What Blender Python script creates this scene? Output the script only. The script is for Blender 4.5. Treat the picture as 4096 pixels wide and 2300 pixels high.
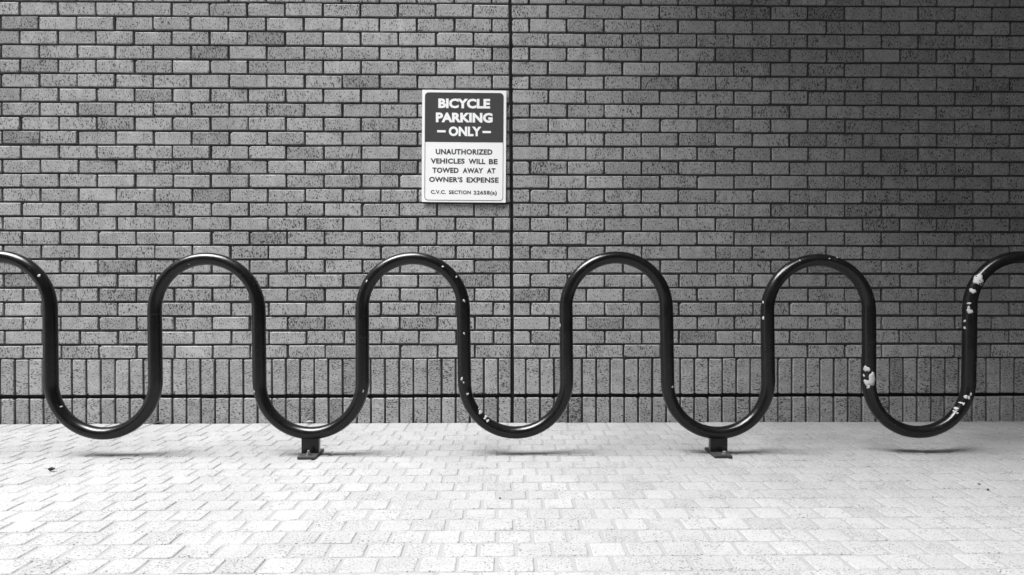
import bpy, bmesh, math, random
from mathutils import Vector, Matrix

random.seed(11)
for o in list(bpy.data.objects):
    bpy.data.objects.remove(o)
S = bpy.context.scene
COL = S.collection

# ------------------------------------------------------------------ camera
YAW, PITCH, ROLL = 0.01509, 0.00959, 0.00018
fw = Vector((math.sin(YAW) * math.cos(PITCH), math.cos(YAW) * math.cos(PITCH), -math.sin(PITCH)))
rt = Vector((math.cos(YAW), -math.sin(YAW), 0.0))
up = rt.cross(fw)
rt, up = rt * math.cos(ROLL) + up * math.sin(ROLL), up * math.cos(ROLL) - rt * math.sin(ROLL)
CAM = Vector((-0.0506, -3.9473, 0.7737))
FPX = 2897.16
cd = bpy.data.cameras.new('camera')
cam = bpy.data.objects.new('camera', cd)
COL.objects.link(cam)
M3 = Matrix((rt, up, -fw)).transposed()
cam.matrix_world = Matrix.Translation(CAM) @ M3.to_4x4()
cd.sensor_width = 36.0
cd.lens = FPX / 4096 * 36.0
cd.clip_start = 0.05
cd.clip_end = 3000
S.camera = cam
S.render.resolution_x = 1024
S.render.resolution_y = 575

# ------------------------------------------------------------------ light
SUN_TO = Vector((-0.36, -0.14, 1.0)).normalized()      # direction from the scene towards the bright part of the sky
elev = math.asin(SUN_TO.z)
azim = math.atan2(SUN_TO.x, SUN_TO.y)
W = bpy.data.worlds.new('World')
S.world = W
W.use_nodes = True
wn, wl = W.node_tree.nodes, W.node_tree.links
bg = wn['Background']
sky = wn.new('ShaderNodeTexSky')
sky.sky_type = 'NISHITA'
sky.sun_disc = False
sky.sun_elevation = elev
sky.sun_rotation = azim
bw = wn.new('ShaderNodeRGBToBW')                       # black-and-white photograph: an even grey, overcast sky
wl.new(sky.outputs[0], bw.inputs[0])
wl.new(bw.outputs[0], bg.inputs[0])
bg.inputs[1].default_value = 0.05
sd = bpy.data.lights.new('sun', 'SUN')
sun = bpy.data.objects.new('sun', sd)
COL.objects.link(sun)
sd.energy = 4.5
sd.angle = math.radians(40)
sd.color = (1, 1, 1)
sun.rotation_euler = SUN_TO.to_track_quat('Z', 'Y').to_euler()
sun.location = (-2, -3, 8)
vs = S.view_settings
vs.view_transform = 'Standard'
vs.look = 'None'
vs.exposure = 1.8
vs.gamma = 1.0
vs.use_curve_mapping = False


# ------------------------------------------------------------------ helpers
def proj(p):
    d = Vector(p) - CAM
    z = d.dot(fw)
    if z < 0.05:
        return None
    return 2048 + FPX * d.dot(rt) / z, 1150 - FPX * d.dot(up) / z


def mesh(name, verts, faces, mat=None, smooth=False):
    m = bpy.data.meshes.new(name)
    m.from_pydata([tuple(v) for v in verts], [], faces)
    if mat:
        m.materials.append(mat)
    if smooth:
        for p in m.polygons:
            p.use_smooth = True
    m.update()
    return m


def obj(name, data, parent=None, loc=None, rot=None, **props):
    o = bpy.data.objects.new(name, data)
    COL.objects.link(o)
    if parent:
        o.parent = parent
    if loc is not None:
        o.location = loc
    if rot is not None:
        o.rotation_euler = rot
    for k, v in props.items():
        o[k] = v
    return o


def thing(name, label, cat, loc=(0, 0, 0), group=None):
    o = obj(name, None, None, loc, label=label, category=cat)
    o.empty_display_size = 0.1
    if group:
        o['group'] = group
    return o


def box(x0, x1, y0, y1, z0, z1):
    v = [(x0, y0, z0), (x1, y0, z0), (x1, y1, z0), (x0, y1, z0), (x0, y0, z1), (x1, y0, z1), (x1, y1, z1), (x0, y1, z1)]
    f = [(0, 3, 2, 1), (4, 5, 6, 7), (0, 1, 5, 4), (1, 2, 6, 5), (2, 3, 7, 6), (3, 0, 4, 7)]
    return v, f


class Bag:
    def __init__(self):
        self.v, self.f = [], []

    def add(self, v, f, loc=(0, 0, 0), rz=0.0):
        n = len(self.v)
        c, s = math.cos(rz), math.sin(rz)
        self.v += [(loc[0] + c * a[0] - s * a[1], loc[1] + s * a[0] + c * a[1], loc[2] + a[2]) for a in v]
        self.f += [tuple(i + n for i in q) for q in f]


def bevel_box(name, x0, x1, y0, y1, z0, z1, mat, w=0.002, parent=None, seg=2):
    bm = bmesh.new()
    v, f = box(x0, x1, y0, y1, z0, z1)
    vs_ = [bm.verts.new(p) for p in v]
    for q in f:
        bm.faces.new([vs_[i] for i in q])
    bmesh.ops.bevel(bm, geom=bm.edges[:], offset=w, segments=seg, profile=0.5, affect='EDGES')
    m = bpy.data.meshes.new(name)
    bm.to_mesh(m)
    bm.free()
    m.materials.append(mat)
    return obj(name, m, parent)


# ------------------------------------------------------------------ materials
def new_mat(name):
    m = bpy.data.materials.new(name)
    m.use_nodes = True
    return m, m.node_tree.nodes, m.node_tree.links, m.node_tree.nodes['Principled BSDF']


def grey(v):
    return (v, v, v, 1)


def N(nodes, typ, **kw):
    n = nodes.new(typ)
    for k, v in kw.items():
        if k.startswith('i_'):
            n.inputs[int(k[2:])].default_value = v
        else:
            setattr(n, k, v)
    return n


def ramp(nodes, stops, interp='LINEAR'):
    r = nodes.new('ShaderNodeValToRGB')
    r.color_ramp.interpolation = interp
    e = r.color_ramp.elements
    while len(e) < len(stops):
        e.new(0.5)
    for q, (p, v) in zip(e, stops):
        q.position = p
        q.color = grey(v)
    return r


def math_node(nodes, links, op, a, b=None, clamp=False):
    n = nodes.new('ShaderNodeMath')
    n.operation = op
    n.use_clamp = clamp
    for i, x in enumerate((a, b)):
        if x is None:
            continue
        if isinstance(x, (int, float)):
            n.inputs[i].default_value = x
        else:
            links.new(x, n.inputs[i])
    return n.outputs[0]


def noise(nodes, links, vec, scale, detail=2.0, rough=0.5, dist=0.0):
    n = nodes.new('ShaderNodeTexNoise')
    links.new(vec, n.inputs['Vector'])
    n.inputs['Scale'].default_value = scale
    n.inputs['Detail'].default_value = detail
    n.inputs['Roughness'].default_value = rough
    n.inputs['Distortion'].default_value = dist
    return n.outputs[0]


def speckled(name, base, stretch, pit=0.35, pit_pos=0.60, light=0.3, rough=0.9, spread=0.3, bump=0.5, mott=0.25, fine=1.0):
    """fired clay / concrete: pits, pale grains and clouding on a grey body; per-piece tint in object colour"""
    m, n, l, b = new_mat(name)
    geo = n.new('ShaderNodeNewGeometry')
    mp = N(n, 'ShaderNodeVectorMath', operation='MULTIPLY')
    mp.inputs[1].default_value = stretch
    l.new(geo.outputs['Position'], mp.inputs[0])
    # every piece reads its own patch of the texture
    oi = n.new('ShaderNodeObjectInfo')
    off = math_node(n, l, 'MULTIPLY', oi.outputs['Random'], 37.0)
    isl = math_node(n, l, 'MULTIPLY', geo.outputs['Random Per Island'], 53.0)
    off = math_node(n, l, 'ADD', off, isl)
    ad = N(n, 'ShaderNodeVectorMath', operation='ADD')
    l.new(mp.outputs[0], ad.inputs[0])
    l.new(off, ad.inputs[1])
    vec = ad.outputs[0]
    # patchy distribution of the pits
    patch = noise(n, l, geo.outputs['Position'], 9.0, 2.0)
    pits = noise(n, l, vec, 1.0, 2.0, 0.6)
    pits2 = math_node(n, l, 'ADD', pits, math_node(n, l, 'MULTIPLY', math_node(n, l, 'SUBTRACT', patch, 0.5), 0.16))
    col = n.new('ShaderNodeSeparateColor')
    l.new(oi.outputs['Color'], col.inputs[0])
    pits2 = math_node(n, l, 'ADD', pits2, math_node(n, l, 'MULTIPLY', math_node(n, l, 'SUBTRACT', 1.0, col.outputs[0]), 0.14))
    pr = ramp(n, [(pit_pos, 1.0), (pit_pos + 0.09, pit)])
    l.new(pits2, pr.inputs[0])
    g2 = noise(n, l, vec, 1.7 * fine, 1.0)
    lr = ramp(n, [(0.62, 0.0), (0.74, light)])
    l.new(g2, lr.inputs[0])
    cl = noise(n, l, vec, 0.12, 3.0, 0.6)
    cr = ramp(n, [(0.3, 1.0 - mott), (0.7, 1.0 + 0.0)])
    l.new(cl, cr.inputs[0])
    # tint: object colour red = tint of a single piece, green = 1 on joined pieces (then by island)
    it = math_node(n, l, 'MULTIPLY', math_node(n, l, 'SUBTRACT', geo.outputs['Random Per Island'], 0.5), spread)
    it = math_node(n, l, 'MULTIPLY', it, col.outputs[1])
    t = math_node(n, l, 'ADD', col.outputs[0], it)
    v = math_node(n, l, 'MULTIPLY', t, base)
    v = math_node(n, l, 'MULTIPLY', v, cr.outputs[0])
    # broad weathering over the whole surface
    wr = ramp(n, [(0.3, 0.86), (0.7, 1.06)])
    l.new(noise(n, l, geo.outputs['Position'], 1.6, 5.0, 0.62), wr.inputs[0])
    v = math_node(n, l, 'MULTIPLY', v, wr.outputs[0])
    v = math_node(n, l, 'MULTIPLY', v, math_node(n, l, 'ADD', lr.outputs[0], 1.0))
    v = math_node(n, l, 'MULTIPLY', v, pr.outputs[0])
    l.new(v, b.inputs['Base Color'])
    b.inputs['Roughness'].default_value = rough
    b.inputs['Specular IOR Level'].default_value = 0.25
    bp = n.new('ShaderNodeBump')
    bp.inputs['Strength'].default_value = bump
    bp.inputs['Distance'].default_value = 0.002
    h = math_node(n, l, 'ADD', math_node(n, l, 'MULTIPLY', pr.outputs[0], 0.7), math_node(n, l, 'MULTIPLY', g2, 0.5))
    l.new(h, bp.inputs['Height'])
    l.new(bp.outputs[0], b.inputs['Normal'])
    return m


BRICK = speckled('brick_drag_vertical', 0.37, (215, 215, 90), pit=0.12, pit_pos=0.545, light=0.45)
SOLDIER = speckled('brick_drag_horizontal', 0.35, (90, 215, 215), pit=0.12, pit_pos=0.54, light=0.45)
PAVER = speckled('paver_concrete', 0.24, (165, 200, 165), pit=0.28, pit_pos=0.572, light=0.10, spread=0.08, bump=0.35, mott=0.06)


def simple(name, base, rough=0.8, amp=0.2, scale=60.0, bump=0.3, dist=0.002, spec=0.3):
    m, n, l, b = new_mat(name)
    tc = n.new('ShaderNodeNewGeometry')
    a = noise(n, l, tc.outputs['Position'], scale, 4.0, 0.65)
    r = ramp(n, [(0.3, base * (1 - amp)), (0.7, base * (1 + amp))])
    l.new(a, r.inputs[0])
    l.new(r.outputs[0], b.inputs['Base Color'])
    b.inputs['Roughness'].default_value = rough
    b.inputs['Specular IOR Level'].default_value = spec
    bp = n.new('ShaderNodeBump')
    bp.inputs['Strength'].default_value = bump
    bp.inputs['Distance'].default_value = dist
    l.new(a, bp.inputs['Height'])
    l.new(bp.outputs[0], b.inputs['Normal'])
    return m


MORTAR = simple('mortar', 0.11, 0.95, 0.25, 220.0, 0.5, 0.003)  # darker than the mortar's own grey: joint shade is put into the colour
SAND = simple('joint_sand', 0.18, 0.95, 0.15, 300.0, 0.3)
SEALANT = simple('dark_sealant', 0.02, 0.7, 0.4, 30.0, 0.2)
GROUND = simple('far_ground', 0.2, 0.95, 0.15, 3.0)
BLOCKER = simple('blocker_grey', 0.12, 0.8, 0.1, 4.0)  # shared by the unseen slab and block added to cut light
SIGN_WHITE = simple('sign_white', 0.84, 0.35, 0.01, 40.0, 0.02)
SIGN_INK = simple('sign_dark_ink', 0.060, 0.28, 0.05, 160.0, 0.06, 0.001, 0.5)
CHIP = simple('bare_primer', 0.36, 0.7, 0.10, 150.0, 0.2, 0.001)
LEAF_DARK = simple('dry_leaf_dark', 0.035, 0.7, 0.4, 120.0)
LEAF_PALE = simple('dry_leaf_pale', 0.30, 0.7, 0.35, 120.0)
STEEL = simple('worn_zinc', 0.10, 0.45, 0.35, 200.0, 0.2, 0.001, 0.6)


def paint_mat():
    m, n, l, b = new_mat('black_rack_paint')
    g = n.new('ShaderNodeNewGeometry')
    a = noise(n, l, g.outputs['Position'], 260.0, 4.0, 0.7)
    c = noise(n, l, g.outputs['Position'], 14.0, 4.0, 0.6)
    r = ramp(n, [(0.25, 0.003), (0.8, 0.007)])
    l.new(c, r.inputs[0])
    # tiny scuffs
    s = noise(n, l, g.outputs['Position'], 330.0, 1.0)
    sr = ramp(n, [(0.755, 0.0), (0.80, 0.22)])
    l.new(s, sr.inputs[0])
    l.new(math_node(n, l, 'ADD', r.outputs[0], sr.outputs[0]), b.inputs['Base Color'])
    rr = ramp(n, [(0.3, 0.17), (0.75, 0.30)])
    l.new(c, rr.inputs[0])
    l.new(rr.outputs[0], b.inputs['Roughness'])
    b.inputs['Specular IOR Level'].default_value = 0.34
    bp = n.new('ShaderNodeBump')
    bp.inputs['Strength'].default_value = 0.32
    bp.inputs['Distance'].default_value = 0.001
    l.new(a, bp.inputs['Height'])
    l.new(bp.outputs[0], b.inputs['Normal'])
    return m


PAINT = paint_mat()


# ------------------------------------------------------------------ setting: ground and pavement
v, f = box(-700, 700, -700, 700, -0.5, -0.075)
obj('ground', mesh('ground', v, f, GROUND), kind='structure')

PXP, PYP = 0.1065, 0.1064          # paver pitch along and away from the wall
PX0, PX1, PY0 = -5.0, 3.015, -5.2
v, f = box(PX0, PX1, PY0, -0.006, -0.074, -0.0026)
pavement = obj('pavement', mesh('pavement', v, f, SAND), kind='structure')


def paver_shape(w, d, rnd):
    """tumbled paver: uneven outline, worn arris; origin at the middle of its top"""
    out = []
    hw, hd = w / 2, d / 2
    for sx, sy in ((-1, -1), (1, -1), (1, 1), (-1, 1)):
        a, b_ = rnd.uniform(0.005, 0.012), rnd.uniform(0.004, 0.009)
        p1 = (sx * hw, sy * (hd - b_))
        p2 = (sx * (hw - a), sy * hd)
        pair = [p1, p2] if sx * sy > 0 else [p2, p1]
        out += pair
        nx = {(-1, -1): (0, -hd), (1, -1): (hw, 0), (1, 1): (0, hd), (-1, 1): (-hw, 0)}[(sx, sy)]
        out.append((nx[0] + rnd.uniform(-.008, .008), nx[1]) if nx[0] == 0 else (nx[0], nx[1] + rnd.uniform(-.008, .008)))
    out = [(x * (1 + rnd.uniform(-.014, .008)), y * (1 + rnd.uniform(-.012, .006))) for x, y in out]
    n = len(out)
    v = []
    for k, (ins, z) in enumerate(((0.0048, 0.0), (0.0016, -0.0022), (0.0, -0.0065), (0.0, -0.05))):
        for x, y in out:
            r = math.hypot(x, y)
            q = (r - ins * 1.2) / r
            v.append((x * q, y * q, z + (rnd.uniform(-.0007, .0007) if k < 2 else 0)))
    f = [tuple(range(n))]
    for k in range(3):
        for i in range(n):
            j = (i + 1) % n
            f.append((k * n + j, k * n + i, (k + 1) * n + i, (k + 1) * n + j))
    return v, f


rnd = random.Random(5)
PSH = [paver_shape(0.0996, 0.1028, rnd) for _ in range(10)]
PSH_L = [paver_shape(0.0990, 0.2050, rnd) for _ in range(4)]
pav = []
row = 0
y1 = -0.009
ROW0_D = 0.211
while y1 > PY0 + 0.15:
    depth = ROW0_D if row == 0 else PYP
    yc = y1 - depth / 2
    # measured joint positions: every second row is shifted by half a stone
    x0 = {0: 0.199, 1: 0.156}.get(row, (-0.0085 if row % 2 == 0 else 0.0445))
    k0 = int((PX0 - x0) / PXP) + 1
    k1 = int((PX1 - x0) / PXP) - 1
    for k in range(k0, k1 + 1):
        xc = x0 + (k + 0.5) * PXP
        pav.append((row, xc + rnd.uniform(-.0016, .0016), yc + rnd.uniform(-.0010, .0010)))
    y1 -= depth
    row += 1


def in_view(p, m=0):
    q = proj(p)
    return q is not None and -m < q[0] < 4096 + m and -m < q[1] < 2300 + m


def paver_area(p):
    r, x, y = p
    if not in_view((x, y, 0), 30):
        return 0
    dd = ROW0_D if r == 0 else PYP
    a, b_ = proj((x, y - dd / 2, 0)), proj((x, y + dd / 2, 0))
    c = proj((x + PXP, y, 0))
    if None in (a, b_, c):
        return 0
    d_ = proj((x, y, 0))
    full = (min(a[1], 2300) - b_[1]) * (c[0] - d_[0])
    half = (c[0] - d_[0]) / 2
    vis = (min(4096, d_[0] + half) - max(0, d_[0] - half)) / (2 * half)
    return full * max(0, vis)


PM = [mesh('paver', a, b_, PAVER) for a, b_ in PSH]
order = sorted(pav, key=paver_area, reverse=True)
single = set(order[:300])
bag = Bag()
for p in pav:
    r, x, y = p
    z = rnd.uniform(-0.0012, 0.0012)
    flip = math.pi if rnd.random() < 0.5 else 0.0
    rz = flip + rnd.uniform(-.012, .012)
    if p in single and r > 0:
        o = obj('paver', rnd.choice(PM), pavement, (x, y, z), (rnd.uniform(-.006, .006), rnd.uniform(-.006, .006), rz))
        t = 1.0 + rnd.gauss(0, 0.02)
        if rnd.random() < 0.10:
            t -= rnd.uniform(0.03, 0.09)
        o.color = (t, 0, 0, 1)
    else:
        a, b_ = rnd.choice(PSH_L if r == 0 else PSH)
        bag.add(a, b_, (x, y, z), rz)
o = obj('paver_field', mesh('paver_field', bag.v, bag.f, PAVER), pavement, kind='stuff')
o.color = (1, 1, 0, 1)

# ------------------------------------------------------------------ brick walls
P = 0.2032          # stretcher pitch
CZ = 0.07708        # course pitch
Z0 = 2.2041         # underside of the topmost full course in view
BH = 0.0654
HJ = 0.0104         # head joint
XL, XR = -5.0, 3.03
ZTOP = 9.5
JOINT_L, JOINT_R = -0.0045, 0.0145


def lean(z):
    return 0.005 - (z - 0.36) * 0.0049 if z < 3 else -0.008


def brick_shape(L, H, D, rnd, r=0.0035, c=0.0026):
    """front at y = 0 facing -y, back at y = D, rounded worn arris"""
    ring = []
    for sx, sz in ((-1, -1), (1, -1), (1, 1), (-1, 1)):
        rr = r * rnd.uniform(0.6, 1.3)
        if rnd.random() < 0.09:
            rr *= 2.4                                   # knocked corner
        p1 = (sx * L / 2, sz * (H / 2 - rr))
        p2 = (sx * (L / 2 - rr), sz * H / 2)
        ring += [p1, p2] if sx * sz > 0 else [p2, p1]
    n = 8
    v = []
    for ins, y in ((c, 0.0), (0.0, c), (0.0, D)):
        for x, z in ring:
            j = rnd.uniform(-.0010, .0010) if y < D else 0
            v.append((x - math.copysign(ins, x) + j, y + (rnd.uniform(0, .0006) if y == 0 else 0), z - math.copysign(ins, z) + j))
    f = [tuple(range(n)), tuple(range(3 * n - 1, 2 * n - 1, -1))]
    for k in range(2):
        for i in range(n):
            j = (i + 1) % n
            f.append((k * n + i, (k + 1) * n + i, (k + 1) * n + j, k * n + j))
    return v, f


rnd = random.Random(21)
FULL = [brick_shape(P - HJ, BH, 0.07, rnd) for _ in range(9)]
FULL_M = [mesh('brick', a, b_, BRICK) for a, b_ in FULL]
SW = 0.0664
SOLD_M = [mesh('soldier_brick', *brick_shape(SW, 0.1905, 0.07, rnd), SOLDIER) for _ in range(7)]
BASE_H = 0.152
BASE_M = [mesh('base_brick', *brick_shape(SW, BASE_H, 0.07, rnd), SOLDIER) for _ in range(7)]

SIGN_PX = (1688, 361, 2024, 811)


def brick_view(x0, x1, z0, z1):
    a, b_ = proj((x0, 0, z1)), proj((x1, 0, z0))
    ax, ay, bx, by = max(0, a[0]), max(0, a[1]), min(4096, b_[0]), min(2300, b_[1])
    if bx <= ax or by <= ay:
        return 0
    area = (bx - ax) * (by - ay)
    ox = max(0, min(bx, SIGN_PX[2]) - max(ax, SIGN_PX[0]))
    oy = max(0, min(by, SIGN_PX[3]) - max(ay, SIGN_PX[1]))
    return area - ox * oy


def tint(rnd, x):
    t = 1.0 + rnd.gauss(0, 0.04)
    q = rnd.random()
    if q < 0.12:
        t -= rnd.uniform(0.08, 0.20)
    elif q < 0.20:
        t += rnd.uniform(0.04, 0.10)
    return t


def build_wall(name, side, label):
    root = thing(name, label, 'wall', (-2.5 if side < 0 else 1.6, 0.05, 0))
    off = Vector(root.location)
    rnd = random.Random(100 + side)
    bricks = []                                        # x0, x1, z0, z1
    r_top = -int((ZTOP - Z0) / CZ)
    for r in range(r_top, 25):
        zb = Z0 - r * CZ
        sh = 0.0 if r % 2 == 0 else 0.5
        dx = lean(zb)
        if side < 0:
            e = JOINT_L                                # right end of the current brick
            k = 1 - sh
            while e > XL:
                s = -k * P + HJ
                bricks.append((s + dx, e + dx, zb, zb + BH))
                e = -k * P
                k += 1
        else:
            s = JOINT_R
            k = 1 - sh
            while s < XR:
                e = k * P
                bricks.append((s + dx, min(e + dx, XR + 0.02), zb, zb + BH))
                s = e + HJ
                k += 1
    rank = sorted(bricks, key=lambda b_: brick_view(*b_), reverse=True)
    single = set(rank[:300])
    bag = Bag()
    for b_ in bricks:
        x0, x1, z0, z1 = b_
        L = x1 - x0
        if L < 0.02:
            continue
        xc, zc = (x0 + x1) / 2, (z0 + z1) / 2
        jy = rnd.gauss(0, 0.0013)
        jx, jz = rnd.gauss(0, .0011), rnd.gauss(0, .0009)
        full = abs(L - (P - HJ)) < 0.001
        if b_ in single:
            if full:
                m = rnd.choice(FULL_M)
            else:
                m = mesh('brick', *brick_shape(L, BH, 0.07, rnd), BRICK)
            fl = rnd.random() < 0.5
            o = obj('brick', m, root, Vector((xc + jx, jy, zc + jz)) - off,
                    (rnd.uniform(-.006, .006), rnd.uniform(-.0045, .0045), rnd.uniform(-.006, .006)))
            o.color = (tint(rnd, xc), 0, 0, 1)
        else:
            a, f_ = rnd.choice(FULL) if full else brick_shape(L, BH, 0.07, rnd)
            bag.add(a, f_, Vector((xc + jx, jy, zc + jz)) - off, rnd.uniform(-.006, .006))
    o = obj('brick_courses', mesh('brick_courses', bag.v, bag.f, BRICK), root, kind='stuff')
    o.color = (1, 1, 0, 1)

    # soldier course and the base course under the groove
    rest = Bag()
    dx = lean(0.25)
    xs = []
    if side < 0:
        xs.append((-0.0779 + 0.0105, JOINT_L))
        e = -0.0779
        while e > XL:
            xs.append((e - SW, e))
            e -= 0.0768
    else:
        xs.append((JOINT_R, 0.0743))
        s = 0.0743 + 0.0105
        while s < XR:
            xs.append((s, s + SW))
            s += 0.0770
    for x0, x1 in xs:
        L, xc = x1 - x0, (x0 + x1) / 2 + dx
        for nm, ms, zc, H in (('soldier_brick', SOLD_M, 0.2495, 0.1905), ('base_brick', BASE_M, 0.1335 - BASE_H / 2, BASE_H)):
            jy = rnd.uniform(-.0018, .0018)
            loc = Vector((xc + rnd.uniform(-.0014, .0014), jy, zc + rnd.uniform(-.0014, .0014))) - off
            if in_view((xc, 0, 0.2), 20):
                m = rnd.choice(ms) if abs(L - SW) < .001 else mesh(nm, *brick_shape(L, H, 0.07, rnd), SOLDIER)
                o = obj(nm, m, root, loc, (rnd.uniform(-.008, .008), rnd.uniform(-.007, .007), rnd.uniform(-.012, .012)))
                t = tint(rnd, xc) - (0.05 if nm == 'base_brick' else 0)
                o.color = (t, 0, 0, 1)
            else:
                rest.add(*brick_shape(L, H, 0.07, rnd), loc)
    o = obj('footing_courses', mesh('footing_courses', rest.v, rest.f, SOLDIER), root, kind='stuff')
    o.color = (1, 1, 0, 1)

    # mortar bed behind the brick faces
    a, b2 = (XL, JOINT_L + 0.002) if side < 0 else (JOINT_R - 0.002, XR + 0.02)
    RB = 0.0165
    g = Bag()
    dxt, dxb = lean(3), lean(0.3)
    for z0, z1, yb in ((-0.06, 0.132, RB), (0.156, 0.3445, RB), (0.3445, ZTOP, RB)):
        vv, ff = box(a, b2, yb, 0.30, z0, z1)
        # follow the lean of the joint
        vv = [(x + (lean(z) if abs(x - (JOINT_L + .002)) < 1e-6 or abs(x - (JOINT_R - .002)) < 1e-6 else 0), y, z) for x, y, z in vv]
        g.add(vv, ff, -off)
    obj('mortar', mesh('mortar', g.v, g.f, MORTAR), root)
    vv, ff = box(a, b2, 0.026, 0.30, 0.132, 0.156)
    obj('flashing', mesh('flashing', [Vector(q) - off for q in vv], ff, SEALANT), root)
    return root


wl_ = build_wall('brick_wall', -1, 'lighter grey brick wall section left of the black vertical joint, carrying the sign')
wr_ = build_wall('brick_wall', 1, 'darker grey brick wall section right of the black vertical joint')

# black soft joint between the two sections (belongs to the left one)
vs_, fs_ = [], []
nz = 60
jr = random.Random(3)
for i in range(nz + 1):
    z = -0.05 + (ZTOP + 0.05) * i / nz
    dx = lean(z)
    d = 0.016 + jr.uniform(-.002, .002)
    for x, y in ((JOINT_L - .001, d), ((JOINT_L + JOINT_R) / 2, d + 0.003), (JOINT_R + .001, d), (JOINT_R + .001, 0.2), (JOINT_L - .001, 0.2)):
        vs_.append(Vector((x + dx, y, z)) - wl_.location)
for i in range(nz):
    for k in range(5):
        fs_.append((i * 5 + k, i * 5 + (k + 1) % 5, (i + 1) * 5 + (k + 1) % 5, (i + 1) * 5 + k))
obj('expansion_joint', mesh('expansion_joint', vs_, fs_, SEALANT), wl_)

# dark wall added out of view on the right to shade this corner
RW_X, RW_LEN, RW_H = 3.02, 5.0, 9.5
rw = thing('shade_wall', 'dark brick wall added out of view at the right end for shade', 'wall', (RW_X, -RW_LEN / 2, 0))
g = Bag()
rr_ = random.Random(9)
r = 0
z = 0.02
while z < RW_H - 0.1:
    y = -0.02 - (P / 2 if r % 2 else 0)
    while y > -RW_LEN:
        a, f_ = rr_.choice(FULL)
        g.add(a, f_, Vector((RW_X + rr_.uniform(-.001, .001), y - P / 2, z + BH / 2)) - rw.location, -math.pi / 2)
        y -= P
    z += CZ
    r += 1
DARKBRICK = speckled('brick_dark', 0.10, (230, 230, 105), pit=0.45, pit_pos=0.585)
o = obj('brick_courses', mesh('brick_courses', g.v, g.f, DARKBRICK), rw, kind='stuff')
o.color = (1, 1, 0, 1)
vv, ff = box(RW_X + 0.0092, RW_X + 0.30, -RW_LEN - P, -0.0, -0.06, RW_H)
obj('mortar', mesh('mortar', [Vector(q) - rw.location for q in vv], ff, SEALANT), rw)

# unseen slab added high above so the wall darkens towards the right
CX0, CX1, CY0, CZ0 = -0.40, 3.01, -1.9, 4.5
cn = thing('shade_slab', 'flat unseen slab added high overhead to shade the right part of the wall', 'shade_slab', ((CX0 + CX1) / 2, -0.75, CZ0))
bevel_box('slab', CX0 - cn.location.x, CX1 - cn.location.x, CY0 - cn.location.y, -0.002 - cn.location.y, 0, 0.22, BLOCKER, 0.01, cn)

# unseen block added behind the camera to hide the low sky from the wall
ob_ = thing('sky_blocker', 'dark unseen block added behind the camera to hide the low sky', 'light_blocker', (-1, -6.2, 0))
bevel_box('blocker_face', -9, 9, -0.6, 0.0, -0.06, 10.5, BLOCKER, 0.02, ob_)

# ------------------------------------------------------------------ wave bicycle rack
YR = -0.735
rack = thing('bicycle_rack', 'black tubular steel wave bicycle rack with chipped paint standing before the wall', 'bicycle rack', (0, YR, 0))
XM = [-2.031, -1.575, -1.119, -.6648, -.215, .2395, .6882, 1.1394, 1.5947, 2.0473]
TL = [.002, .0025, .0025, 0, .005, .003, .0068, .005, .0025, -.003]
legs = [(-2.484, 0)] + list(zip(XM, TL)) + [(2.500, 0)]
ZT = [.9075, .898, .901, .905, .8945, .9075]
ZB = [.0715, .070, .070, .066, .067]
RO, RI = 0.0300, 0.0285              # tube radius out of the bend plane and in it
pth = []                             # (x, z, bend)


def arc(xa, xb, z_ext, upw):
    r = (xb - xa) / 2
    zc = z_ext - RI - r if upw else z_ext + RI + r
    n = 40
    for i in range(n + 1):
        a = math.pi - math.pi * i / n
        bend = math.sin(math.pi * i / n) ** 0.5 if 0 < i < n else 0
        pth.append(((xa + xb) / 2 + r * math.cos(a), zc + r * math.sin(a) * (1 if upw else -1), bend))


PLATE_T = 0.011
pth.append((legs[0][0], PLATE_T + 0.001, 0))
for k in range(6):
    a, b_ = legs[2 * k], legs[2 * k + 1]
    arc(a[0] - a[1] / 2, b_[0] - b_[1] / 2, ZT[k], True)
    if k < 5:
        a, b_ = legs[2 * k + 1], legs[2 * k + 2]
        arc(a[0] + a[1] / 2, b_[0] + b_[1] / 2, ZB[k], False)
pth.append((legs[-1][0], PLATE_T + 0.001, 0))
# even sampling
pts = [pth[0]]
for a, b_ in zip(pth[:-1], pth[1:]):
    L = math.hypot(b_[0] - a[0], b_[1] - a[1])
    n = max(1, int(L / 0.015))
    for j in range(1, n + 1):
        t = j / n
        pts.append(tuple(a[i] + (b_[i] - a[i]) * t for i in range(3)))
frames = []
for i, p in enumerate(pts):
    q, r_ = pts[max(0, i - 1)], pts[min(len(pts) - 1, i + 1)]
    t = Vector((r_[0] - q[0], 0, r_[1] - q[1])).normalized()
    nrm = Vector((-t.z, 0, t.x))
    frames.append((Vector((p[0], 0, p[1])), t, nrm, p[2]))
SEG = 36
vv, ff = [], []
for c, t, nrm, bd in frames:
    ri = RO + (RI - 0.0012 - RO) * bd
    for k in range(SEG):
        a = 2 * math.pi * k / SEG
        vv.append(c + nrm * math.sin(a) * ri + Vector((0, -1, 0)) * math.cos(a) * RO)
for i in range(len(frames) - 1):
    for k in range(SEG):
        j = (k + 1) % SEG
        ff.append((i * SEG + k, (i + 1) * SEG + k, (i + 1) * SEG + j, i * SEG + j))
ff.append(tuple(range(SEG)))
ff.append(tuple(reversed(range((len(frames) - 1) * SEG, len(frames) * SEG))))
tube = obj('tube', mesh('tube', vv, ff, PAINT, True), rack)

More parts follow.
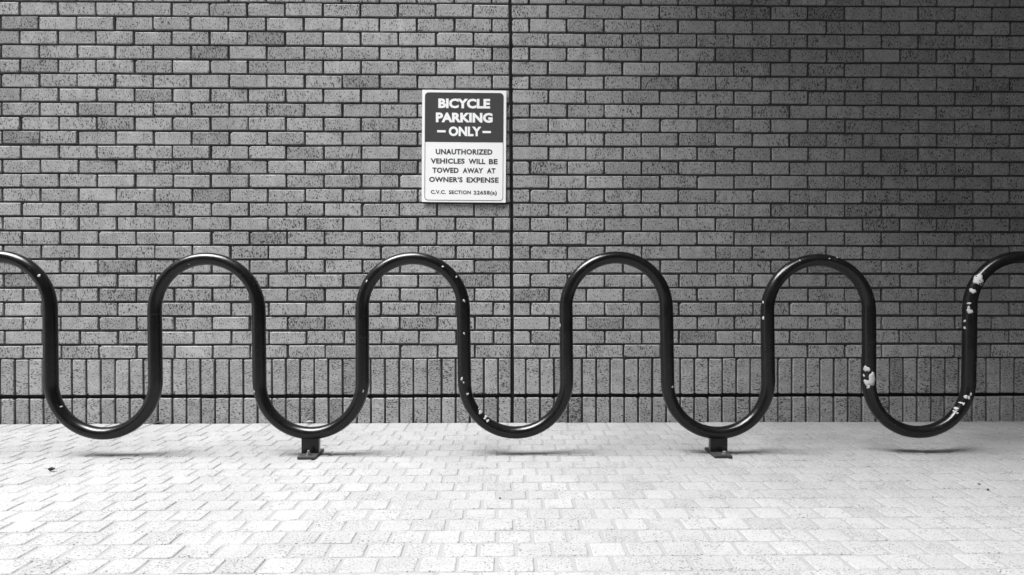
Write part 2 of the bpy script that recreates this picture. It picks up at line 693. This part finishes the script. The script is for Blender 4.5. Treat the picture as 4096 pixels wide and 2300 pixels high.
# weld beads where tube sections meet
def bead(x, z, parent):
    fr = min(frames, key=lambda q: (q[0].x - x) ** 2 + (q[0].z - z) ** 2)
    c, t, nrm, bd = fr
    v_, f_ = [], []
    m = 5
    for i in range(m):
        a = math.pi * i / (m - 1)
        dr, dt = 0.0007 * math.sin(a), -0.003 * math.cos(a)
        for k in range(SEG):
            b2 = 2 * math.pi * k / SEG
            v_.append(c + t * dt + (nrm * math.sin(b2) + Vector((0, -1, 0)) * math.cos(b2)) * (RO + dr - 0.0002))
    for i in range(m - 1):
        for k in range(SEG):
            j = (k + 1) % SEG
            f_.append((i * SEG + k, (i + 1) * SEG + k, (i + 1) * SEG + j, i * SEG + j))
    obj('weld_seam', mesh('weld_seam', v_, f_, PAINT, True), parent)


for x, z in ((-1.575, 0.63), (-.6648, 0.52), (.6882, 0.50), (1.1394, 0.46), (1.5947, 0.50)):
    bead(x, z, tube)

# flakes of paint gone: pale primer, wrapped on the tube (x, z on the tube axis, angle round the tube, width, height in mm)
CHIPS = [(1.595, 0.374, -0.85, 17.0, 27.9), (1.595, 0.342, -0.04, 35.7, 51.2), (1.595, 0.314, -0.86, 15.5, 23.3), (1.596, 0.298, -0.61, 13.2, 12.4),
         (1.595, 0.35, -1.25, 5.4, 12.4), (1.595, 0.386, -0.74, 7.7, 7.0), (1.595, 0.33, -1.25, 3.9, 6.2), (2.083, 0.774, 0.49, 49.3, 36.2),
         (2.058, 0.72, 0.56, 21.3, 19.7), (2.048, 0.665, 0.7, 11.5, 9.8), (2.047, 0.653, 0.72, 8.2, 11.5), (2.047, 0.637, 0.58, 19.6, 22.9),
         (2.047, 0.592, 1.25, 5.7, 11.5), (2.047, 0.568, 1.25, 7.4, 9.8), (2.047, 0.511, 0.65, 5.7, 4.1), (2.042, 0.274, 0.1, 6.6, 13.2),
         (2.039, 0.262, 0.09, 8.2, 6.6), (2.033, 0.243, 0.23, 10.7, 14.8), (2.034, 0.247, 0.68, 7.4, 21.4), (2.024, 0.221, 0.98, 13.2, 6.6),
         (1.998, 0.181, 1.21, 18.1, 6.6), (1.987, 0.168, 0.58, 8.2, 6.6), (2.025, 0.225, 0.57, 5.8, 13.2), (1.987, 0.168, 1.21, 8.2, 4.9),
         (1.142, 0.671, 1.18, 5.9, 8.8), (1.139, 0.606, 0.98, 5.1, 17.6), (1.286, 0.851, 0.6, 7.4, 5.9), (1.405, 0.863, 0.3, 7.5, 4.5),
         (1.44, 0.854, 0.99, 7.6, 4.6), (0.689, 0.304, 0.56, 8.5, 10.0), (0.239, 0.568, 1.25, 5.5, 13.8), (0.688, 0.544, -0.03, 4.9, 5.6),
         (-0.306, 0.828, 0.23, 8.9, 8.9), (-0.287, 0.813, 0.14, 5.5, 5.5), (-0.259, 0.782, 0.64, 8.2, 6.9), (-0.217, 0.677, 0.26, 9.6, 13.7),
         (-0.215, 0.539, 0.1, 8.2, 10.3), (-0.215, 0.519, 0.14, 6.2, 6.2), (-0.215, 0.519, -0.18, 4.1, 5.5), (-0.215, 0.495, -0.56, 4.1, 4.1),
         (-0.215, 0.495, 0.07, 4.1, 4.8), (-0.215, 0.338, -0.37, 9.7, 16.6), (-0.215, 0.322, -0.09, 7.6, 6.9), (-0.207, 0.266, 0.32, 11.1, 11.1),
         (-0.157, 0.175, 1.2, 15.4, 25.2), (-0.165, 0.184, 1.25, 7.0, 9.8), (-0.131, 0.15, 1.22, 18.2, 8.4), (-0.115, 0.138, 0.66, 14.0, 9.8),
         (-0.128, 0.147, 0.65, 11.2, 6.3), (-0.668, 0.286, -0.44, 4.9, 12.0), (-1.115, 0.282, -0.72, 5.9, 11.0), (-0.63, 0.767, 0.36, 4.2, 11.1),
         (-0.03, 0.102, -0.37, 4.9, 3.5), (-1.417, 0.859, -0.51, 7.4, 3.7), (-2.076, 0.788, 0.55, 8.1, 13.0), (-1.997, 0.209, 1.03, 6.5, 8.1),
         (-1.869, 0.11, -0.13, 6.4, 4.8)]
cr_ = random.Random(77)
acc = [0.0]
for a, b_ in zip(frames[:-1], frames[1:]):
    acc.append(acc[-1] + (b_[0] - a[0]).length)


def on_tube(s, ang, r):
    lo, hi = 0, len(acc) - 1
    while hi - lo > 1:
        md = (lo + hi) // 2
        if acc[md] <= s:
            lo = md
        else:
            hi = md
    k = (s - acc[lo]) / (acc[hi] - acc[lo])
    c = frames[lo][0].lerp(frames[hi][0], k)
    nrm = frames[lo][2].lerp(frames[hi][2], k).normalized()
    bd = frames[lo][3] + (frames[hi][3] - frames[lo][3]) * k
    ri = RO + (RI - 0.0012 - RO) * bd
    g = r - RO
    return c + nrm * math.sin(ang) * (ri + g) + Vector((0, -1, 0)) * math.cos(ang) * (RO + g)


for x, z, ang, w, h in CHIPS:
    i = min(range(len(frames)), key=lambda q: (frames[q][0].x - x) ** 2 + (frames[q][0].z - z) ** 2)
    s0 = acc[i]
    t = frames[i][1]
    # width and height in the picture -> along the tube and round it
    al = math.hypot(t.x * w, t.z * h) / 2000
    ro = math.hypot(t.z * w, t.x * h) / 2000 / max(0.55, math.cos(ang))
    if max(w, h) < 6.5:
        continue
    n = 18
    ph = cr_.uniform(0, 6.28)
    out = []
    for k in range(n):
        a = 2 * math.pi * k / n
        q = 1 + 0.20 * math.sin(2 * a + ph) + 0.12 * math.sin(3 * a + 2 * ph) + 0.10 * math.sin(5 * a + 3 * ph) + cr_.uniform(-.08, .08)
        out.append((al * q * math.cos(a), ro * q * math.sin(a)))
    v_, f_ = [on_tube(s0, ang, RO + 0.0006)], []
    for fr, hgt in ((0.5, 0.0006), (1.0, 0.0005), (1.04, -0.0006)):
        for da, db in out:
            v_.append(on_tube(s0 + da * fr, ang + db * fr / RO, RO + hgt))
    for k in range(n):
        j = (k + 1) % n
        f_.append((0, 1 + k, 1 + j))
        for q in (0, 1):
            f_.append((1 + q * n + k, 1 + (q + 1) * n + k, 1 + (q + 1) * n + j, 1 + q * n + j))
    obj('paint_chip', mesh('paint_chip', v_, f_, CHIP, True), tube)


def lathe(name, prof, n, mat, parent, loc, smooth=True):
    v_, f_ = [], []
    for r, z in prof:
        for k in range(n):
            a = 2 * math.pi * k / n + math.pi / n
            v_.append((r * math.cos(a), r * math.sin(a), z))
    m = len(prof)
    for i in range(m - 1):
        for k in range(n):
            j = (k + 1) % n
            f_.append((i * n + k, i * n + j, (i + 1) * n + j, (i + 1) * n + k))
    f_.append(tuple(range((m - 1) * n, m * n)))
    f_.append(tuple(reversed(range(n))))
    return obj(name, mesh(name, v_, f_, mat, smooth), parent, loc)


def foot(x, stud, zpipe):
    hw = 0.039
    y0, y1 = -0.080, 0.078
    pl = bevel_box('base_plate', x - hw, x + hw, y0, y1, 0.0015, 0.0015 + PLATE_T, STEELPAINT, 0.0016, rack)
    zt = 0.0015 + PLATE_T
    for yb, hd in ((-0.055, stud), (0.055, False)):
        bx = x + (0.004 if stud else 0.012)
        lathe('washer', [(0.0125, zt), (0.0125, zt + .0022), (0.0062, zt + .0024)], 24, STEEL, pl, (bx, yb, 0), False)
        lathe('nut', [(0.0098, zt + .002), (0.0098, zt + .0115), (0.0088, zt + .0125)], 6, STEEL, pl, (bx, yb, 0), False)
        if hd:
            lathe('stud', [(0.0058, zt + .012), (0.0058, zt + .018), (0.005, zt + .0215), (0.0025, zt + .0235)], 16, STEEL, pl, (bx, yb, 0))
    if zpipe:
        bevel_box('post', x - hw + .0005, x + hw - .0005, -0.0150, 0.0150, zt - 0.001, zpipe, PAINT, 0.0022, rack)


STEELPAINT = simple('worn_black_paint', 0.03, 0.5, 0.7, 90.0, 0.5, 0.002, 0.5)
foot(-0.892, True, 0.084)
foot(0.918, False, 0.082)
foot(legs[0][0], False, None)
foot(legs[-1][0], False, None)

# ------------------------------------------------------------------ sign
SW_, SH_ = 0.4555, 0.6065
sign = thing('parking_sign', 'white and dark grey bicycle parking sign fixed flat on the brick wall', 'sign', (-0.2515, -0.0105, 1.5017))
sign.rotation_euler = (0, math.radians(0.36), 0)
U = SW_ / 916.0


def sx(px):
    return (px - 132 - 458) * U


def sz(py):
    return (112 + 609.5 - py) * U


def rounded(x0, x1, z0, z1, rb, rtp, n=8):
    out = []
    for cx, cz, a0, r in ((x1 - rb, z0 + rb, -90, rb), (x1 - rtp, z1 - rtp, 0, rtp), (x0 + rtp, z1 - rtp, 90, rtp), (x0 + rb, z0 + rb, 180, rb)):
        if r < 1e-5:
            out.append((cx, cz))
            continue
        for i in range(n + 1):
            a = math.radians(a0 + 90 * i / n)
            out.append((cx + r * math.cos(a), cz + r * math.sin(a)))
    return out


def slab(name, outline, y0, y1, mat, parent):
    n = len(outline)
    v_ = [(x, y0, z) for x, z in outline] + [(x, y1, z) for x, z in outline]
    f_ = [tuple(range(n)), tuple(reversed(range(n, 2 * n)))]
    for i in range(n):
        j = (i + 1) % n
        f_.append((j, i, n + i, n + j))
    return obj(name, mesh(name, v_, f_, mat), parent)


sheet = slab('sheet', rounded(-SW_ / 2, SW_ / 2, -SH_ / 2, SH_ / 2, 0.004, 0.004), 0.0, 0.0035, SIGN_WHITE, sign)
slab('header_panel', rounded(sx(162), sx(1019), sz(677), sz(139), 0.0, 42 * U), -0.0004, 0.001, SIGN_INK, sheet)
# border line of the lower field
o_ = rounded(sx(162.5), sx(1019.5), sz(1313.5), sz(678), 38 * U, 0.0)
i_ = rounded(sx(168.5), sx(1014), sz(1307.5), sz(676), 34 * U, 0.0)
n = len(o_)
bv, bf = [], []
for y in (-0.0004, 0.001):
    bv += [(x, y, z) for x, z in o_] + [(x, y, z) for x, z in i_]
for i in range(n):
    j = (i + 1) % n
    if o_[i][1] > sz(679.5) and o_[j][1] > sz(679.5):
        continue
    bf += [(i, j, n + j, n + i), (j, i, 2 * n + i, 2 * n + j), (n + i, n + j, 3 * n + j, 3 * n + i)]
obj('border_line', mesh('border_line', bv, bf, SIGN_INK), sheet)


def line(txt, x0, x1, ytop, ybot, mat, bold, words=1.0, chars=1.0, ref='H'):
    def build(s):
        cu = bpy.data.curves.new('lettering', 'FONT')
        cu.body = s
        cu.size = 1.0
        cu.offset = bold
        cu.space_word = words
        cu.space_character = chars
        cu.extrude = 0.01
        cu.resolution_u = 3
        ob = bpy.data.objects.new('lettering', cu)
        COL.objects.link(ob)
        dg = bpy.context.evaluated_depsgraph_get()
        dg.update()
        me = bpy.data.meshes.new_from_object(ob.evaluated_get(dg))
        bpy.data.objects.remove(ob)
        bpy.data.curves.remove(cu)
        return me
    me = build(txt)
    hm = build(ref)
    zs = [q.co.y for q in hm.vertices]
    zl, zh = min(zs), max(zs)
    bpy.data.meshes.remove(hm)
    xs_ = [q.co.x for q in me.vertices]
    xl, xh = min(xs_), max(xs_)
    kx = (sx(x1) - sx(x0)) / (xh - xl)
    kz = (sz(ytop) - sz(ybot)) / (zh - zl)
    dep = -0.0008 if mat is SIGN_WHITE else -0.0004
    bm = bmesh.new()
    bm.from_mesh(me)
    bpy.data.meshes.remove(me)
    bmesh.ops.remove_doubles(bm, verts=bm.verts[:], dist=1e-5)
    bmesh.ops.dissolve_degenerate(bm, dist=1e-4, edges=bm.edges[:])
    for q in bm.verts:
        q.co = Vector((sx(x0) + (q.co.x - xl) * kx, dep if q.co.z > 0 else 0.001, sz(ybot) + (q.co.y - zl) * kz))
    bmesh.ops.recalc_face_normals(bm, faces=bm.faces[:])
    for q in bm.faces:
        q.smooth = False
    me = bpy.data.meshes.new('lettering')
    bm.to_mesh(me)
    bm.free()
    me.materials.append(mat)
    o = obj('lettering', me, sheet)
    o['label'] = 'printed words ' + txt
    return o


HB, BB, NB = 0.048, 0.038, 0.032
for txt, x0, x1, yt, yb in (('BICYCLE', 308, 872, 205, 309), ('PARKING', 282, 900, 358, 463), ('ONLY', 422, 778, 508, 612)):
    line(txt, x0, x1, yt, yb, SIGN_WHITE, HB, 1, 1.0)
for a, b_, c, d in ((297, 390, 549, 573), (791, 883, 553, 577)):
    slab('dash', rounded(sx(a), sx(b_), sz(d), sz(c), 0, 0), -0.0008, 0.001, SIGN_WHITE, sheet)
for txt, x0, x1, yt, yb in (('UNAUTHORIZED', 282, 900, 753, 811), ('VEHICLES', 228, 598, 856, 912), ('WILL', 640, 823, 857, 914), ('BE', 862, 957, 858, 915),
                            ('TOWED', 247, 533, 956, 1013), ('AWAY', 577, 800, 957, 1014), ('AT', 841, 934, 958, 1015),
                            ('OWNER\u2019S', 212, 577, 1058, 1113), ('EXPENSE', 620, 970, 1059, 1116)):
    line(txt, x0, x1, yt, yb, SIGN_INK, BB, 1, 1.06)
for txt, x0, x1, yt, yb in (('C.V.C.', 231, 396, 1202, 1242), ('SECTION', 428, 668, 1203, 1243), ('22658(a)', 697, 951, 1204, 1245)):
    line(txt, x0, x1, yt, yb, SIGN_INK, NB, 1, 1.08)


# ------------------------------------------------------------------ litter on the paving
def leaf(name, L, Wd, curl, lift, mat, loc, rz, label, seed):
    q = random.Random(seed)
    nu, nv = 12, 6
    top, bot = [], []
    for i in range(nu + 1):
        u = i / nu
        w = Wd * math.sin(math.pi * min(1, u * 0.96 + 0.02)) ** 0.8 * (1 + 0.12 * math.sin(9 * u + seed))
        for j in range(nv + 1):
            s = j / nv * 2 - 1
            x = (u - 0.5) * L
            y = s * w / 2
            z = 0.0035 + lift * (2 * u - 1) ** 2 + curl * s * s * w + 0.0015 * math.sin(7 * u + 3 * s + seed) + q.uniform(-.0004, .0004)
            top.append((x, y, max(z, 0.0012)))
            bot.append((x, y, max(z, 0.0012) - 0.0007))
    n = len(top)
    f_ = []
    R = nv + 1
    for i in range(nu):
        for j in range(nv):
            a, b2, c, d = i * R + j, (i + 1) * R + j, (i + 1) * R + j + 1, i * R + j + 1
            f_.append((a, b2, c, d))
            f_.append((n + d, n + c, n + b2, n + a))
    rim = [i * R for i in range(nu + 1)] + [nu * R + j for j in range(1, R)] + [i * R + nv for i in range(nu - 1, -1, -1)] + [j for j in range(nv - 1, 0, -1)]
    for a, b2 in zip(rim, rim[1:] + rim[:1]):
        f_.append((a, n + a, n + b2, b2))
    root = thing(name, label, 'leaf', loc)
    root.rotation_euler = (0, 0, rz)
    obj('blade', mesh('blade', top + bot, f_, mat, True), root)
    pv, pf = [], []
    for i in range(6):
        x = -L / 2 - 0.012 * i / 5
        for k in range(5):
            a = 2 * math.pi * k / 5
            pv.append((x, 0.0007 * math.cos(a), 0.0035 + lift + 0.0007 * math.sin(a) + 0.003 * i / 5))
    for i in range(5):
        for k in range(5):
            j = (k + 1) % 5
            pf.append((i * 5 + k, (i + 1) * 5 + k, (i + 1) * 5 + j, i * 5 + j))
    obj('stalk', mesh('stalk', pv, pf, mat, True), root)
    return root


leaf('dry_leaf', 0.078, 0.030, 0.25, 0.004, LEAF_DARK, (-1.895, -0.026, 0.001), 0.10, 'dark dry leaf lying at the foot of the wall behind the leftmost rack loop', 1)
leaf('dry_leaf', 0.042, 0.020, 0.45, 0.006, LEAF_PALE, (-1.085, -0.024, 0.001), 0.5, 'small pale curled leaf at the foot of the wall behind the left base plate', 2)
leaf('dry_leaf', 0.026, 0.016, 0.80, 0.008, LEAF_DARK, (-1.868, -0.998, 0.001), 0.4, 'tiny dark curled leaf lying alone on the pale pavers at far left', 3)


def twig(loc, rz, L, label):
    v_, f_ = [], []
    n, m = 9, 6
    for i in range(n):
        u = i / (n - 1)
        r = 0.0022 * (1 - 0.6 * u)
        c = Vector(((u - .5) * L, 0.006 * math.sin(5 * u), 0.0032 + 0.002 * math.sin(4 * u)))
        for k in range(m):
            a = 2 * math.pi * k / m
            v_.append(c + Vector((0, r * math.cos(a), r * math.sin(a))))
    for i in range(n - 1):
        for k in range(m):
            j = (k + 1) % m
            f_.append((i * m + k, (i + 1) * m + k, (i + 1) * m + j, i * m + j))
    f_ += [tuple(reversed(range(m))), tuple(range((n - 1) * m, n * m))]
    obj('twig', mesh('twig', v_, f_, LEAF_DARK, True), None, loc, (0, 0, rz), label=label, category='twig')


twig((-1.662, -0.806, 0.001), 0.35, 0.056, 'thin dark twig on the pavers in front of the leftmost rack loop')


def crumb(loc, r, label, seed):
    q = random.Random(seed)
    bm = bmesh.new()
    bmesh.ops.create_icosphere(bm, subdivisions=2, radius=r)
    for vtx in bm.verts:
        k = 1 + q.uniform(-.22, .22)
        vtx.co = Vector((vtx.co.x * k * 1.5, vtx.co.y * k, max(vtx.co.z * 0.7 * k, -0.4 * r)))
    m = bpy.data.meshes.new('soil_crumb')
    bm.to_mesh(m)
    bm.free()
    m.materials.append(LEAF_DARK)
    obj('soil_crumb', m, None, (loc[0], loc[1], 0.4 * r), (0, 0, q.uniform(0, 3)), label=label, category='debris', group='dark crumbs on the paving')


crumb((1.764, -1.2326, 0), 0.0042, 'dark soil crumb at far right, the farther of the pair', 4)
crumb((1.751, -1.3014, 0), 0.0040, 'dark soil crumb at far right, the nearer of the pair', 5)
crumb((-0.0544, -1.3799, 0), 0.0030, 'tiny dark crumb in a paver joint near the middle foreground', 6)
